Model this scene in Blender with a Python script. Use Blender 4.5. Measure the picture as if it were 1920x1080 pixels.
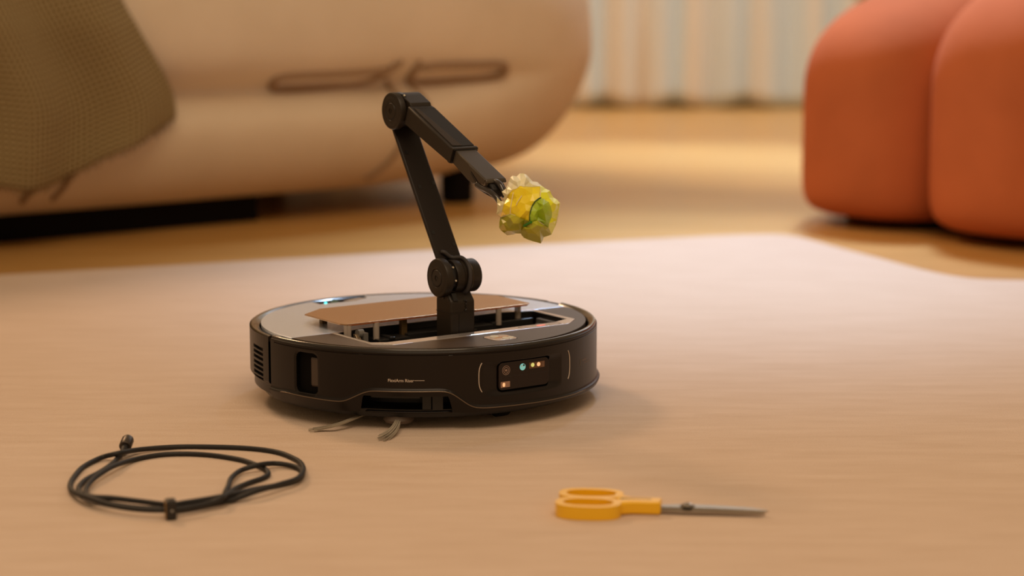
import bpy, bmesh, math, random
from math import sin, cos, pi, radians, sqrt, atan2, exp
from mathutils import Vector, Matrix, noise
from mathutils.geometry import tessellate_polygon, delaunay_2d_cdt

random.seed(7)
for o in list(bpy.data.objects): bpy.data.objects.remove(o)
S = bpy.context.scene
COL = S.collection

# ---------------------------------------------------------------- camera
F = 4000.0; CH = 0.446; HOR = -85.0
PITCH = math.atan((540 - HOR) / F)
cam = bpy.data.cameras.new('camera'); camo = bpy.data.objects.new('camera', cam); COL.objects.link(camo)
camo.location = (0, 0, CH); camo.rotation_euler = (pi/2 - PITCH, 0, 0)
cam.sensor_width = 36; cam.lens = 36 * F / 1920
cam.clip_start = 0.05; cam.clip_end = 60
cam.dof.use_dof = True; cam.dof.focus_distance = 2.04; cam.dof.aperture_fstop = 3.5
S.camera = camo

# ---------------------------------------------------------------- world, lights, exposure
W = bpy.data.worlds.new('world'); S.world = W; W.use_nodes = True
bg = W.node_tree.nodes['Background']; bg.inputs[0].default_value = (1.0, 0.68, 0.38, 1); bg.inputs[1].default_value = 0.34

def area(name, loc, target, sx, sy, power, col, spread=180):
    l = bpy.data.lights.new(name, 'AREA'); l.shape = 'RECTANGLE'; l.size = sx; l.size_y = sy
    l.energy = power; l.color = col; l.spread = radians(spread)
    o = bpy.data.objects.new(name, l); COL.objects.link(o); o.location = loc
    o.rotation_euler = (Vector(target) - Vector(loc)).to_track_quat('-Z', 'Y').to_euler()
    return o
def spot(name, loc, target, power, col, angle, blend, size):
    l = bpy.data.lights.new(name, 'SPOT'); l.energy = power; l.color = col; l.spot_size = radians(angle); l.spot_blend = blend; l.shadow_soft_size = size
    o = bpy.data.objects.new(name, l); COL.objects.link(o); o.location = loc
    o.rotation_euler = (Vector(target) - Vector(loc)).to_track_quat('-Z', 'Y').to_euler()
    return o
spot('window_daylight', (0.8, 4.9, 3.0), (0.33, 3.11, 0.0), 800, (0.56, 0.75, 1.0), 27, 0.95, 0.25)
area('window_glow', (1.3, 6.1, 1.9), (0.3, 2.2, 0.0), 3.0, 1.2, 14, (0.85, 0.9, 1.0))
area('ceiling_key_lamp', (-2.1, 4.9, 2.75), (0, 2.1, 0), 0.75, 0.75, 56, (1.0, 0.62, 0.34))
area('room_fill_lamp', (0.1, 0.4, 3.0), (-0.2, 2.7, 0.0), 2.4, 1.8, 54, (1.0, 0.75, 0.50))
area('curtain_wash_fill', (0.9, 5.3, 2.7), (0.7, 6.4, 0.2), 3.0, 0.3, 25, (1.0, 0.95, 0.86), 120)  # unseen wash light, added to brighten the curtains
area('floor_patch_daylight', (1.9, 6.2, 2.6), (0.55, 4.80, 0), 1.3, 0.50, 4.8, (0.62, 0.80, 1.0), 14)
S.view_settings.view_transform = 'Standard'; S.view_settings.look = 'None'
S.view_settings.gamma = 1; S.view_settings.use_curve_mapping = False
S.view_settings.exposure = 0.0

# ---------------------------------------------------------------- helpers
def at(x, y, z=0.0):
    u = (x - 960) / F; v = (y - 540) / F
    d = Vector((u, cos(PITCH) - v * sin(PITCH), -sin(PITCH) - v * cos(PITCH)))
    return Vector((0, 0, CH)) + d * ((z - CH) / d.z)

MATS = {}
def mat(name, color, rough=0.5, metal=0.0, coat=0.0, emit=None, estr=0, trans=0, sheen=0, sub=0, ior=None, coatr=0.1, spec=0.5):
    if name in MATS: return MATS[name]
    m = bpy.data.materials.new(name); m.use_nodes = True
    b = m.node_tree.nodes['Principled BSDF']
    b.inputs['Base Color'].default_value = (*color, 1); b.inputs['Roughness'].default_value = rough
    b.inputs['Metallic'].default_value = metal; b.inputs['Coat Weight'].default_value = coat
    b.inputs['Coat Roughness'].default_value = coatr
    if emit: b.inputs['Emission Color'].default_value = (*emit, 1); b.inputs['Emission Strength'].default_value = estr
    b.inputs['Transmission Weight'].default_value = trans
    b.inputs['Sheen Weight'].default_value = sheen
    if sheen: b.inputs['Sheen Roughness'].default_value = 0.4; b.inputs['Sheen Tint'].default_value = (*[min(1, c*1.6+.1) for c in color], 1)
    b.inputs['Specular IOR Level'].default_value = spec
    if ior: b.inputs['IOR'].default_value = ior
    MATS[name] = m; return m

def noisy(m, c1, c2, scale=(1, 1, 1), nscale=5.0, detail=4, bump=0.0, bscale=None, bdist=0.001, rough=None, kind='noise', lo=.3, hi=.7):
    """object-space noise between two colours plus an optional fine bump"""
    nt = m.node_tree; N = nt.nodes; L = nt.links; b = N['Principled BSDF']
    tc = N.new('ShaderNodeTexCoord'); mp = N.new('ShaderNodeMapping'); mp.inputs['Scale'].default_value = scale
    L.new(tc.outputs['Object'], mp.inputs['Vector'])
    n = N.new('ShaderNodeTexNoise'); n.inputs['Scale'].default_value = nscale; n.inputs['Detail'].default_value = detail
    L.new(mp.outputs[0], n.inputs['Vector'])
    r = N.new('ShaderNodeValToRGB'); r.color_ramp.elements[0].position = lo; r.color_ramp.elements[1].position = hi
    r.color_ramp.elements[0].color = (*c1, 1); r.color_ramp.elements[1].color = (*c2, 1)
    L.new(n.outputs['Fac'], r.inputs['Fac']); L.new(r.outputs[0], b.inputs['Base Color'])
    if bump:
        n2 = N.new('ShaderNodeTexNoise'); n2.inputs['Scale'].default_value = bscale or nscale * 8; n2.inputs['Detail'].default_value = 3
        L.new(mp.outputs[0], n2.inputs['Vector'])
        bp = N.new('ShaderNodeBump'); bp.inputs['Strength'].default_value = bump; bp.inputs['Distance'].default_value = bdist
        L.new(n2.outputs['Fac'], bp.inputs['Height']); L.new(bp.outputs[0], b.inputs['Normal'])
    return m

def link(name, me, parent=None, m=None, smooth=False, bevel=0, bseg=2, ang=35):
    o = bpy.data.objects.new(name, me); COL.objects.link(o)
    if parent: o.parent = parent
    if m is not None:
        for mm in (m if isinstance(m, (list, tuple)) else [m]): me.materials.append(mm)
    if smooth:
        for p in me.polygons: p.use_smooth = True
        if smooth != 'all': me.set_sharp_from_angle(angle=radians(ang))
    if bevel:
        md = o.modifiers.new('bevel', 'BEVEL'); md.width = bevel; md.segments = bseg; md.limit_method = 'ANGLE'; md.angle_limit = radians(30)
        md.harden_normals = False
    return o
def fb(name, bm, **k):
    bmesh.ops.recalc_face_normals(bm, faces=bm.faces)
    me = bpy.data.meshes.new(name); bm.to_mesh(me); bm.free(); return link(name, me, **k)
def empty(name, loc=(0, 0, 0), rz=0):
    o = bpy.data.objects.new(name, None); COL.objects.link(o); o.location = loc; o.rotation_euler = (0, 0, rz); o.empty_display_size = .05
    return o
def tag(o, label=None, cat=None, group=None, kind=None):
    if label: o['label'] = label
    if cat: o['category'] = cat
    if group: o['group'] = group
    if kind: o['kind'] = kind
    return o
K = 0.001   # millimetres
def add_box(bm, x0, x1, y0, y1, z0, z1, k=K, M=None):
    vs = [bm.verts.new(Vector((x, y, z)) * k if M is None else M @ (Vector((x, y, z)) * k)) for z in (z0, z1) for y in (y0, y1) for x in (x0, x1)]
    for f in ((0, 2, 3, 1), (4, 5, 7, 6), (0, 1, 5, 4), (2, 6, 7, 3), (0, 4, 6, 2), (1, 3, 7, 5)): bm.faces.new([vs[i] for i in f])
def plate(outer, holes, z0, z1, k=K, bm=None, fn=None):
    """polygon with holes extruded in z (fn maps x,y,z to another frame)"""
    bm = bm or bmesh.new(); fn = fn or (lambda x, y, z: Vector((x, y, z)))
    loops = [outer] + list(holes)
    tri = tessellate_polygon([[Vector((p[0], p[1], 0)) for p in l] for l in loops])
    flat = [p for l in loops for p in l]
    top = [bm.verts.new(fn(p[0], p[1], z1) * k) for p in flat]; bot = [bm.verts.new(fn(p[0], p[1], z0) * k) for p in flat]
    for t in tri:
        try: bm.faces.new([top[i] for i in t]); bm.faces.new([bot[i] for i in reversed(t)])
        except ValueError: pass
    i0 = 0
    for l in loops:
        n = len(l)
        for i in range(n):
            a, b = i0 + i, i0 + (i + 1) % n
            try: bm.faces.new([bot[a], bot[b], top[b], top[a]])
            except ValueError: pass
        i0 += n
    return bm
def prism_x(poly, x0, x1, bm=None):     # polygon in (y,z), extruded along x
    return plate(poly, [], x0, x1, bm=bm, fn=lambda a, b, c: Vector((c, a, b)))
def rrect(cx, cy, w, h, r, n=6):
    out = []
    for (sx, sy, a0) in ((1, 1, 0), (-1, 1, 90), (-1, -1, 180), (1, -1, 270)):
        for i in range(n + 1):
            a = radians(a0 + 90 * i / n); out.append((cx + sx * (w/2 - r) + r * cos(a), cy + sy * (h/2 - r) + r * sin(a)))
    return out
def chamf(cx, cy, w, h, c):
    x0, x1, y0, y1 = cx-w/2, cx+w/2, cy-h/2, cy+h/2
    return [(x1, y0+c), (x1, y1-c), (x1-c, y1), (x0+c, y1), (x0, y1-c), (x0, y0+c), (x0+c, y0), (x1-c, y0)]
def lathe(profile, origin, axis, n=48, bm=None, k=K, a0=0, a1=2*pi, closed=True):
    """profile = [(radius, along)], swept about axis through origin"""
    bm = bm or bmesh.new(); ax = Vector(axis).normalized()
    t = Vector((0, 0, 1)) if abs(ax.z) < .9 else Vector((1, 0, 0))
    e1 = ax.cross(t).normalized(); e2 = ax.cross(e1); o = Vector(origin)
    full = abs(a1 - a0 - 2*pi) < 1e-6; m = n if full else n + 1; rings = []
    for i in range(m):
        a = a0 + (a1 - a0) * i / n
        rings.append([bm.verts.new((o + ax * s + (e1 * cos(a) + e2 * sin(a)) * r) * k) for r, s in profile])
    for i in range(n):
        A = rings[i]; B = rings[(i + 1) % m]
        for j in range(len(profile) - 1):
            try: bm.faces.new([A[j], A[j+1], B[j+1], B[j]])
            except ValueError: pass
    bmesh.ops.remove_doubles(bm, verts=bm.verts, dist=1e-6)
    return bm
def spline(pts, n=8, closed=False):
    P = [Vector(p) for p in pts]; out = []; m = len(P)
    rng = range(m if closed else m - 1)
    for i in rng:
        p0 = P[(i-1) % m] if (closed or i > 0) else P[0]*2 - P[1]
        p1 = P[i]; p2 = P[(i+1) % m]
        p3 = P[(i+2) % m] if (closed or i + 2 < m) else P[-1]*2 - P[-2]
        for j in range(n):
            t = j / n
            out.append(.5*((2*p1) + (p2-p0)*t + (2*p0-5*p1+4*p2-p3)*t*t + (3*p1-p0-3*p2+p3)*t**3))
    if not closed: out.append(P[-1])
    return out
def tube(pts, r, bm=None, n=8, closed=False, k=1.0):
    bm = bm or bmesh.new(); P = [Vector(p) for p in pts]; m = len(P); rings = []; up = None
    for i in range(m):
        a = P[(i-1) % m] if (closed or i) else P[0]; b = P[(i+1) % m] if (closed or i < m-1) else P[-1]
        d = (b - a).normalized()
        if up is None: up = d.orthogonal().normalized()
        up = (up - d * up.dot(d)).normalized(); s = d.cross(up)
        rr = r(i / (m-1)) if callable(r) else r
        rings.append([bm.verts.new((P[i] + (up * cos(2*pi*j/n) + s * sin(2*pi*j/n)) * rr) * k) for j in range(n)])
    for i in range(m if closed else m - 1):
        A = rings[i]; B = rings[(i+1) % m]
        for j in range(n): bm.faces.new([A[j], A[(j+1) % n], B[(j+1) % n], B[j]])
    if not closed: bm.faces.new(rings[0][::-1]); bm.faces.new(rings[-1])
    return bm
def sstep(a, b, x):
    t = max(0, min(1, (x - a) / (b - a))); return t*t*(3 - 2*t)

# ================================================================ THE SETTING
# floor
m = mat('oak_floor', (0.5, .3, .14), rough=0.32)
noisy(m, (0.48, 0.255, 0.070), (0.58, 0.325, 0.10), scale=(0.6, 6, 1), nscale=2.2, bump=0.05, bscale=14, bdist=.0006)
bm = bmesh.new(); add_box(bm, -4.5, 5.5, -2.0, 7.0, -0.058, -0.008, k=1)
floor = fb('floor', bm, m=m); tag(floor, kind='structure')
# back wall
bm = bmesh.new(); add_box(bm, -4.5, 5.5, 6.85, 7.0, -0.008, 2.9, k=1)
wb = fb('wall_back', bm, m=mat('wall_paint', (0.62, 0.55, 0.44), .8)); tag(wb, kind='structure')
bm = bmesh.new(); add_box(bm, -4.5, 5.5, 6.83, 6.85, -0.008, 0.09, k=1)
tag(fb('baseboard_back', bm, m=mat('oak_trim', (0.4, .25, .12), .5), bevel=.004), kind='structure')

# sheer curtains
mc = mat('sheer_curtain', (0.70, 0.62, 0.52), .85, sheen=.3)
nt = mc.node_tree; b = nt.nodes['Principled BSDF']
tc = nt.nodes.new('ShaderNodeTexCoord'); mp = nt.nodes.new('ShaderNodeMapping'); mp.inputs['Scale'].default_value = (1, 1, .02)
n1 = nt.nodes.new('ShaderNodeTexNoise'); n1.inputs['Scale'].default_value = 7; n1.inputs['Detail'].default_value = 1
rp = nt.nodes.new('ShaderNodeValToRGB')
rp.color_ramp.elements[0].position = .40; rp.color_ramp.elements[0].color = (.60, .44, .26, 1)
rp.color_ramp.elements[1].position = .60; rp.color_ramp.elements[1].color = (.58, .64, .66, 1)
e = rp.color_ramp.elements.new(.5); e.color = (.70, .64, .56, 1)
nt.links.new(tc.outputs['Object'], mp.inputs[0]); nt.links.new(mp.outputs[0], n1.inputs['Vector'])
nt.links.new(n1.outputs[0], rp.inputs[0]); nt.links.new(rp.outputs[0], b.inputs['Base Color'])
def curtain(x0, x1, y0, label, seed, hem):
    rnd = random.Random(seed); bm = bmesh.new(); n = int((x1 - x0) / .006); rows = []
    ph = []; a = 0
    for i in range(n + 1):
        a += .006 * 2*pi / (.11 + .09 * noise.noise(Vector((seed + i*.02, 0, 0)))); ph.append(a)
    zs = [2.55, 1.6, .8, .4, .2, .1, .04, 0]
    for z in zs:
        row = []
        for i in range(n + 1):
            x = x0 + i*.006; t = 1 + .35 * (1 - z/2.55)
            amp = 0.013 * t * (1 + .5 * noise.noise(Vector((x*3, seed, 0))))
            y = y0 + amp * sin(ph[i]) + .012 * noise.noise(Vector((x*9, z*2, seed)))
            hz = hem(x) + .010 * sin(ph[i] * .5 + 1)
            row.append(bm.verts.new((x + .3*amp*cos(ph[i]*1.0), y, hz + z * (1 - hz/2.55))))
        rows.append(row)
    for r in range(len(rows) - 1):
        for i in range(n): bm.faces.new([rows[r][i], rows[r][i+1], rows[r+1][i+1], rows[r+1][i]])
    o = fb('curtain', bm, m=mc, smooth='all')
    md = o.modifiers.new('solid', 'SOLIDIFY'); md.thickness = .002
    tag(o, label, 'curtain', 'sheer curtains along the back wall')
curtain(-2.6, 1.02, 6.38, 'long sheer cream and grey curtain behind the beige sofa, beside the orange pouf panel', 3.1, lambda x: .004)
curtain(.88, 3.6, 6.48, 'sheer cream curtain panel hanging behind the orange velvet pouf', 8.7, lambda x: .006)

# rug
mr = mat('rug_wool', (0.6, .42, .27), .95, sheen=.35)
nt = mr.node_tree; b = nt.nodes['Principled BSDF']; N = nt.nodes; L = nt.links
tc = N.new('ShaderNodeTexCoord'); mp = N.new('ShaderNodeMapping'); mp.inputs['Rotation'].default_value = (0, 0, radians(-32)); mp.inputs['Scale'].default_value = (1.0, 5.5, 1)
L.new(tc.outputs['Object'], mp.inputs[0])
n1 = N.new('ShaderNodeTexNoise'); n1.inputs['Scale'].default_value = 9; n1.inputs['Detail'].default_value = 7; n1.inputs['Roughness'].default_value = .62
L.new(mp.outputs[0], n1.inputs['Vector'])
rp = N.new('ShaderNodeValToRGB'); rp.color_ramp.elements[0].position = .25; rp.color_ramp.elements[1].position = .75
rp.color_ramp.elements[0].color = (.60, .455, .355, 1); rp.color_ramp.elements[1].color = (.70, .555, .455, 1)
L.new(n1.outputs[0], rp.inputs[0]); L.new(rp.outputs[0], b.inputs['Base Color'])
n2 = N.new('ShaderNodeTexNoise'); n2.inputs['Scale'].default_value = 520; n2.inputs['Detail'].default_value = 4; L.new(tc.outputs['Object'], n2.inputs['Vector'])
n3 = N.new('ShaderNodeMath'); n3.operation = 'MULTIPLY_ADD'; n3.inputs[1].default_value = 3.0
L.new(n1.outputs[0], n3.inputs[0]); L.new(n2.outputs[0], n3.inputs[2])
bp = N.new('ShaderNodeBump'); bp.inputs['Strength'].default_value = .55; bp.inputs['Distance'].default_value = .0016
L.new(n3.outputs[0], bp.inputs['Height']); L.new(bp.outputs[0], b.inputs['Normal'])
rugpts = [(-1.5, 2.66), (-.722, 2.976), (-.363, 3.125), (-.09, 3.245), (.12, 3.325), (.29, 3.388), (.375, 3.414), (.425, 3.418), (.455, 3.392), (.475, 3.345), (.51, 3.245), (.552, 3.13),
          (.592, 3.02), (.622, 2.965), (.66, 2.935), (.75, 2.92), (.83, 2.90), (.86, 2.6), (.88, .2), (-1.5, .2)]
rp2 = rugpts[:1] + [tuple(p)[:2] for p in spline([(x, y, 0) for x, y in rugpts[1:17]], 4)] + rugpts[17:]
bm = plate(rp2, [], -.008, 0.0, k=1)
rug = fb('area_rug', bm, m=mr, bevel=.003); tag(rug, 'large pale beige wool rug under the black robot vacuum, cable and scissors', 'rug')

# ================================================================ ROBOT VACUUM
RC = Vector((-.09, 2.145, 0)); RT = radians(35)
robot = empty('robot_vacuum', RC, RT)
tag(robot, 'round black robot vacuum with raised folding arm and opened copper lid, on the beige rug', 'robot vacuum')
def body_noise(m): return m
m_body = mat('body_plastic', (0.007, 0.0035, 0.002), .36, coat=.04, coatr=.3, spec=.30)
m_black = mat('black_plastic', (0.006, 0.005, 0.005), .35)
m_rim = mat('rim_gloss', (0.020, 0.015, 0.012), .18, coat=.4)
m_deck = mat('deck_dark', (0.060, 0.038, 0.024), .42, metal=.15)
m_silver = mat('deck_silver', (0.72, 0.82, 1.0), .30, metal=.65)
m_frame = mat('frame_gloss', (0.74, 0.70, 0.72), .18, metal=.7)
m_arm = mat('arm_anodised', (0.020, 0.014, 0.009), .45, metal=.15, spec=.4)
m_armd = mat('arm_dark', (0.008, 0.006, 0.005), .6, spec=.35)
m_white = mat('print_cream', (0.62, 0.52, 0.44), .6)
m_glassblk = mat('lens_panel', (0.008, 0.003, 0.002), .12, spec=.35)

ZR = [(-180, 27), (-86, 27), (-81, 28.3), (-62, 27.2), (-58, 27.6), (-50.5, 39.0), (-48.5, 39.8), (-27, 40.0), (-24.5, 38.6), (-18, 23.5), (-14, 21.8), (0, 21.5), (22, 20.5), (60, 22), (92, 24), (180, 24)]
def interp(T, a):
    for i in range(len(T) - 1):
        if T[i][0] <= a <= T[i+1][0]:
            t = (a - T[i][0]) / (T[i+1][0] - T[i][0]); return T[i][1] + (T[i+1][1] - T[i][1]) * t
    return T[-1][1]
_zr = {}
def zridge(a):
    k = round(a, 2)
    if k not in _zr: _zr[k] = sum(interp(ZR, a + d) for d in (-1.6, -.8, 0, .8, 1.6)) / 5
    return _zr[k]
def zbot(a):
    nt_ = sstep(-53.8, -51.2, a) * (1 - sstep(-25.6, -23.0, a))
    return 17.5 + nt_ * 17.5
def box_sd(x, z, cx, cz, hw, hh, r):   # signed distance of a rounded rectangle
    qx = abs(x - cx) - hw + r; qz = abs(z - cz) - hh + r
    return sqrt(max(qx, 0)**2 + max(qz, 0)**2) + min(max(qx, qz), 0) - r
R0 = 176.5
def shell(a, z):
    """radius and material of the front bumper at angle a (deg) and height z (mm)"""
    r = R0; mi = 0; s = radians(a) * R0
    zr = zridge(a); d = z - zr
    flare = 2.2 + 1.0 * sstep(10, 60, a)
    if d > 0: r += flare * exp(-(d/1.6)**2)
    else: r += flare + max(-6, d * .30)  if d > -1.2 else flare - .36 + (d + 1.2) * .50
    # seam under the top edge
    if 73.9 < z < 74.6 and -88 < a < 60: r -= .7
    r -= 1.6 * sstep(76.2, 78, z)
    # camera recess
    sd = box_sd(s, z, radians(2.9)*R0, 48.3, 58.5, 17.2 , 11)
    if sd < 0:
        k = sstep(0, -7.5, sd); flat = 170.2 / cos(radians(a - 1.1))
        r = r * (1 - k) + min(flat, r) * k
    t = 173 * math.tan(radians(a - 1.1))
    if box_sd(t, z, 0, 49.6, 31.0, 14.6, 5) < 0: r = min(r, 168.2 / cos(radians(a - 1.1))); mi = 1
    # window pocket on the left
    cx = radians(-72.4) * R0
    sd = box_sd(s, z, cx, 50.2, 16.2, 22.0, 8)
    if sd < 0 and sd > -2.6: r -= 1.3 * sstep(0, -2.6, sd)
    if sd <= -2.6: r -= 14; mi = 1
    return r, mi
def grid_shell(name, a0, a1, da, fn, zb, zt, nz, mats):
    na = int(round((a1 - a0) / da)); verts = []; faces = []; mis = []
    for i in range(na + 1):
        a = a0 + (a1 - a0) * i / na; lo = zb(a)
        for j in range(nz + 1):
            z = lo + (zt - lo) * j / nz; r, mi = fn(a, z); ra = radians(a)
            verts.append((r * sin(ra) * K, -r * cos(ra) * K, z * K)); mis.append(mi)
    for i in range(na):
        for j in range(nz):
            q = i * (nz+1) + j; faces.append((q, q + nz + 1, q + nz + 2, q + 1))
    me = bpy.data.meshes.new(name); me.from_pydata(verts, [], faces)
    me.polygons.foreach_set('material_index', [max(mis[f[0]], mis[f[1]], mis[f[2]], mis[f[3]]) for f in faces])
    me.update(); o = link(name, me, parent=robot, m=mats, smooth=True, ang=50)
    return o
bump = grid_shell('front_bumper', -90.4, 90.0, .17, shell, zbot, 78.4, 124, [m_body, mat('pocket_black', (.002, .0015, .001), .9, spec=.05)])
for p in bump.data.polygons: pass
def rear(a, z):
    r = R0; mi = 0
    if z < 33: r -= 4.2 * sstep(33, 28.5, z)
    s = radians(a) * R0
    if -107 < a < -95.6 and 31 < z < 66.4:
        q = (z - 31) % 5.05; sl = box_sd(s, 31 + (z - 31) // 5.05 * 5.05 + 1.5, radians(-101.2) * R0, 31 + (z - 31) // 5.05 * 5.05 + 1.5, 15.2, 2, 1.0)
        if sl < 0 and q < 3.0: r -= 3.5; mi = 1
    return r, mi
grid_shell('rear_housing', -120, -91.9, .2, rear, lambda a: 20, 77.4, 116, [m_body, m_black])
grid_shell('rear_housing', -267.5, -120, 2.0, rear, lambda a: 20, 77.4, 24, [m_body, m_black])

# top rim ring (front part sits a little prouder), split where the bumper ends
def ring(name, prof, a0, a1, n, m):
    bm = bmesh.new(); rings = []
    for i in range(n + 1):
        a = radians(a0 + (a1 - a0) * i / n)
        rings.append([bm.verts.new((r * sin(a) * K, -r * cos(a) * K, z * K)) for r, z in prof])
    for i in range(n):
        for j in range(len(prof)): 
            k = (j + 1) % len(prof); bm.faces.new([rings[i][j], rings[i][k], rings[i+1][k], rings[i+1][j]])
    bm.faces.new(rings[0]); bm.faces.new(rings[-1][::-1])
    return fb(name, bm, parent=robot, m=m, smooth=True, ang=55)
ring('bumper_rim', [(174.9, 73), (175.1, 77.6), (174.9, 78.9), (174.0, 79.7), (172.6, 79.9), (170.8, 79.3), (168.9, 77.6), (167.4, 76.4), (166.6, 72)], -90.4, 89.2, 160, m_rim)
ring('rear_rim', [(176.2, 73), (176.2, 76.8), (175.7, 78.0), (174.6, 78.7), (173.0, 78.7), (170.8, 78.0), (168.6, 76.6), (166.6, 75.6), (166.2, 72)], -262, -91.9, 160, m_rim)
# seals in the vertical gaps
bm = bmesh.new(); lathe([(171, 20), (171, 77)], (0, 0, 0), (0, 0, 1), 96, bm)
bm.free()
ring('inner_wall', [(171, 21), (171, 77), (170, 77), (170, 21)], -20, 305.5, 120, mat('inner_black', (.003, .0025, .002), .8, spec=.1))

# chassis and wheels below
bm = bmesh.new(); lathe([(0, 9), (150, 9), (163, 12), (166, 17), (166, 20), (160, 22), (0, 22)], (0, 0, 0), (0, 0, 1), 96, bm)
fb('chassis', bm, parent=robot, m=m_black, smooth=True)
for sx in (-1, 1):
    bm = lathe([(0, -11), (30, -11), (32, -9), (32, 9), (30, 11), (0, 11)], (sx*112, 14, 32), (1, 0, 0), 40)
    fb('drive_wheel', bm, parent=robot, m=mat('wheel_rubber', (.012, .011, .01), .8), smooth=True)
bm = lathe([(0, -8), (9, -8), (11, -6), (11, 6), (9, 8), (0, 8)], (6, -128, 11), (1, 0, 0), 28); fb('caster_wheel', bm, parent=robot, m=MATS['wheel_rubber'], smooth=True)
bm = bmesh.new(); add_box(bm, -7, 19, -141, -114, 8, 12); add_box(bm, -5, -3.2, -136, -120, 5, 20); add_box(bm, 15.2, 17, -136, -120, 5, 20)
fb('caster_housing', bm, parent=robot, m=m_black)
# machinery seen through the brush opening
bm = bmesh.new()
for (a0, a1, r0, r1, z0, z1) in ((-57, -20, 140, 143, 12, 40), (-53, -23, 153, 171.5, 33.5, 40), (-33.2, -30.4, 160, 169, 21, 33), (-30.0, -26.6, 160, 169, 20, 33), (-50, -34, 164, 168.5, 31.5, 33.8)):
    n = 10; V = []
    for i in range(n + 1):
        a = radians(a0 + (a1 - a0) * i / n)
        V.append([bm.verts.new((r * sin(a) * K, -r * cos(a) * K, z * K)) for r, z in ((r0, z0), (r1, z0), (r1, z1), (r0, z1))])
    for i in range(n):
        for j in range(4): bm.faces.new([V[i][j], V[i][(j+1) % 4], V[i+1][(j+1) % 4], V[i+1][j]])
    bm.faces.new(V[0]); bm.faces.new(V[-1][::-1])
fb('brush_bay', bm, parent=robot, m=mat('bay_plastic', (.006, .005, .004), .5))
bm = bmesh.new()
for i in range(24):
    a = radians(-54 + i * 33 / 23); 
bm = tube([(167.5 * sin(radians(a)), -167.5 * cos(radians(a)), 17.6) for a in [-52 + i*1.5 for i in range(20)]], 1.0, n=6, k=K)
fb('bay_lip', bm, parent=robot, m=m_body, smooth='all')

# decks
RD = 165.0
def arc(a0, a1, r=RD, n=90): return [(r * sin(radians(a0 + (a1 - a0) * i / n)), -r * cos(radians(a0 + (a1 - a0) * i / n))) for i in range(n + 1)]
aL = math.degrees(math.acos(18.5 / RD))
outer_open = [(-119.5, -19), (-119.5, -94), (-104, -108.5), (104, -108.5), (126, -89), (125, -19)]
fr = arc(-aL + .15, aL - .15)
fdeck = fr + [(125, -18.7)] + outer_open[::-1][1:] and fr + [(125.3, -18.8), (126.3, -89), (104, -108.8), (-104, -108.8), (-119.8, -94), (-119.8, -18.8)]
fb('front_deck', plate(fdeck, [rrect(1.8, -134.3, 28.6, 27.4, 7)], 74, 79), parent=robot, m=m_deck, bevel=.0004)
ra = arc(aL - .1, 162.2, n=50); rb = arc(197, 360 - aL + .1, n=50)
# notch for the rear sensor
a_n0 = 180 - 9.5; a_n1 = 180 + 14
ra = arc(aL - .1, a_n0, n=60); rb = arc(a_n1, 360 - aL + .1, n=60)
notch = [(23.5, 150.5), (1.5, 138.5), (-40, 141.5)]
rdeck = ra + notch + rb + [(-119.8, -18.2), (-83.5, -9.2), (88, -9.2), (125.3, -18.2)]
fb('rear_deck', plate(rdeck, [], 74, 79), parent=robot, m=m_silver, bevel=.0004)
hole = [(-115.5, -22.5), (-115, -85), (-101.5, -93), (96, -93.5), (119, -84), (120.5, -23), (86, -13.2), (-82, -13.2)]
fr_out = [(-119.3, -19), (-119.3, -94), (-104, -108.2), (104, -108.2), (125.8, -89), (124.8, -19), (88, -9.6), (-83.3, -9.6)]
fb('opening_frame', plate(fr_out, [hole], 72, 79.3), parent=robot, m=m_frame, bevel=.0003)
# thin bright lip inside left edge of the frame
bm = tube([(-118.2, -26, 79.6), (-118.0, -90, 79.6), (-103.5, -105.5, 79.6)], .45, n=6, k=K); fb('frame_lip', bm, parent=robot, m=mat('chrome_edge', (.8, .78, .76), .15, metal=1))
# pit
pit = empty  # (name only)
bm = bmesh.new()
for i in range(len(hole)):
    a = hole[i]; c = hole[(i+1) % len(hole)]
    v = [bm.verts.new(Vector((p[0], p[1], z)) * K) for p, z in ((a, 40), (c, 40), (c, 79), (a, 79))]; bm.faces.new(v)
v = [bm.verts.new(Vector((p[0], p[1], 40)) * K) for p in hole]; bm.faces.new(v)
md = fb('storage_bay', bm, parent=robot, m=m_black); s_ = md.modifiers.new('s', 'SOLIDIFY'); s_.thickness = .0012; s_.offset = 1
bm = bmesh.new()
add_box(bm, -78, -42, -40, -16, 60, 71); add_box(bm, -40, 62, -34, -16, 60, 72.5); add_box(bm, 64, 116, -30, -24, 62, 73)
add_box(bm, -80, -10, -46, -40, 60, 66); add_box(bm, -66, -60, -42, -22, 70, 73); add_box(bm, -5, 40, -38, -34, 66, 70)
fb('bay_tray', bm, parent=robot, m=mat('tray_plastic', (.02, .019, .019), .3), bevel=.0008)
bm = bmesh.new(); add_box(bm, 112, 117.5, -82, -40, 62, 74.5); add_box(bm, 108, 112, -80, -44, 62, 70)
fb('bay_side_rail', bm, parent=robot, m=mat('rail_grey', (.10, .10, .11), .35), bevel=.0008)
# folding hinge piece at the left of the bay
bm = prism_x([(-50, 60), (-44, 72), (-38, 79), (-34, 79), (-36, 72), (-41, 60)], -104, -99)
fb('lid_linkage', bm, parent=robot, m=mat('linkage_metal', (.22, .16, .10), .35, metal=.6), bevel=.0006)
bm = lathe([(0, -3), (4.5, -3), (4.5, 3), (0, 3)], (-98, -37, 79), (1, 0, 0), 20); add_box(bm, -97, -92, -43, -36, 66, 80)
fb('linkage_roller', bm, parent=robot, m=mat('roller_grey', (.16, .15, .14), .4), smooth=True)
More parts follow.
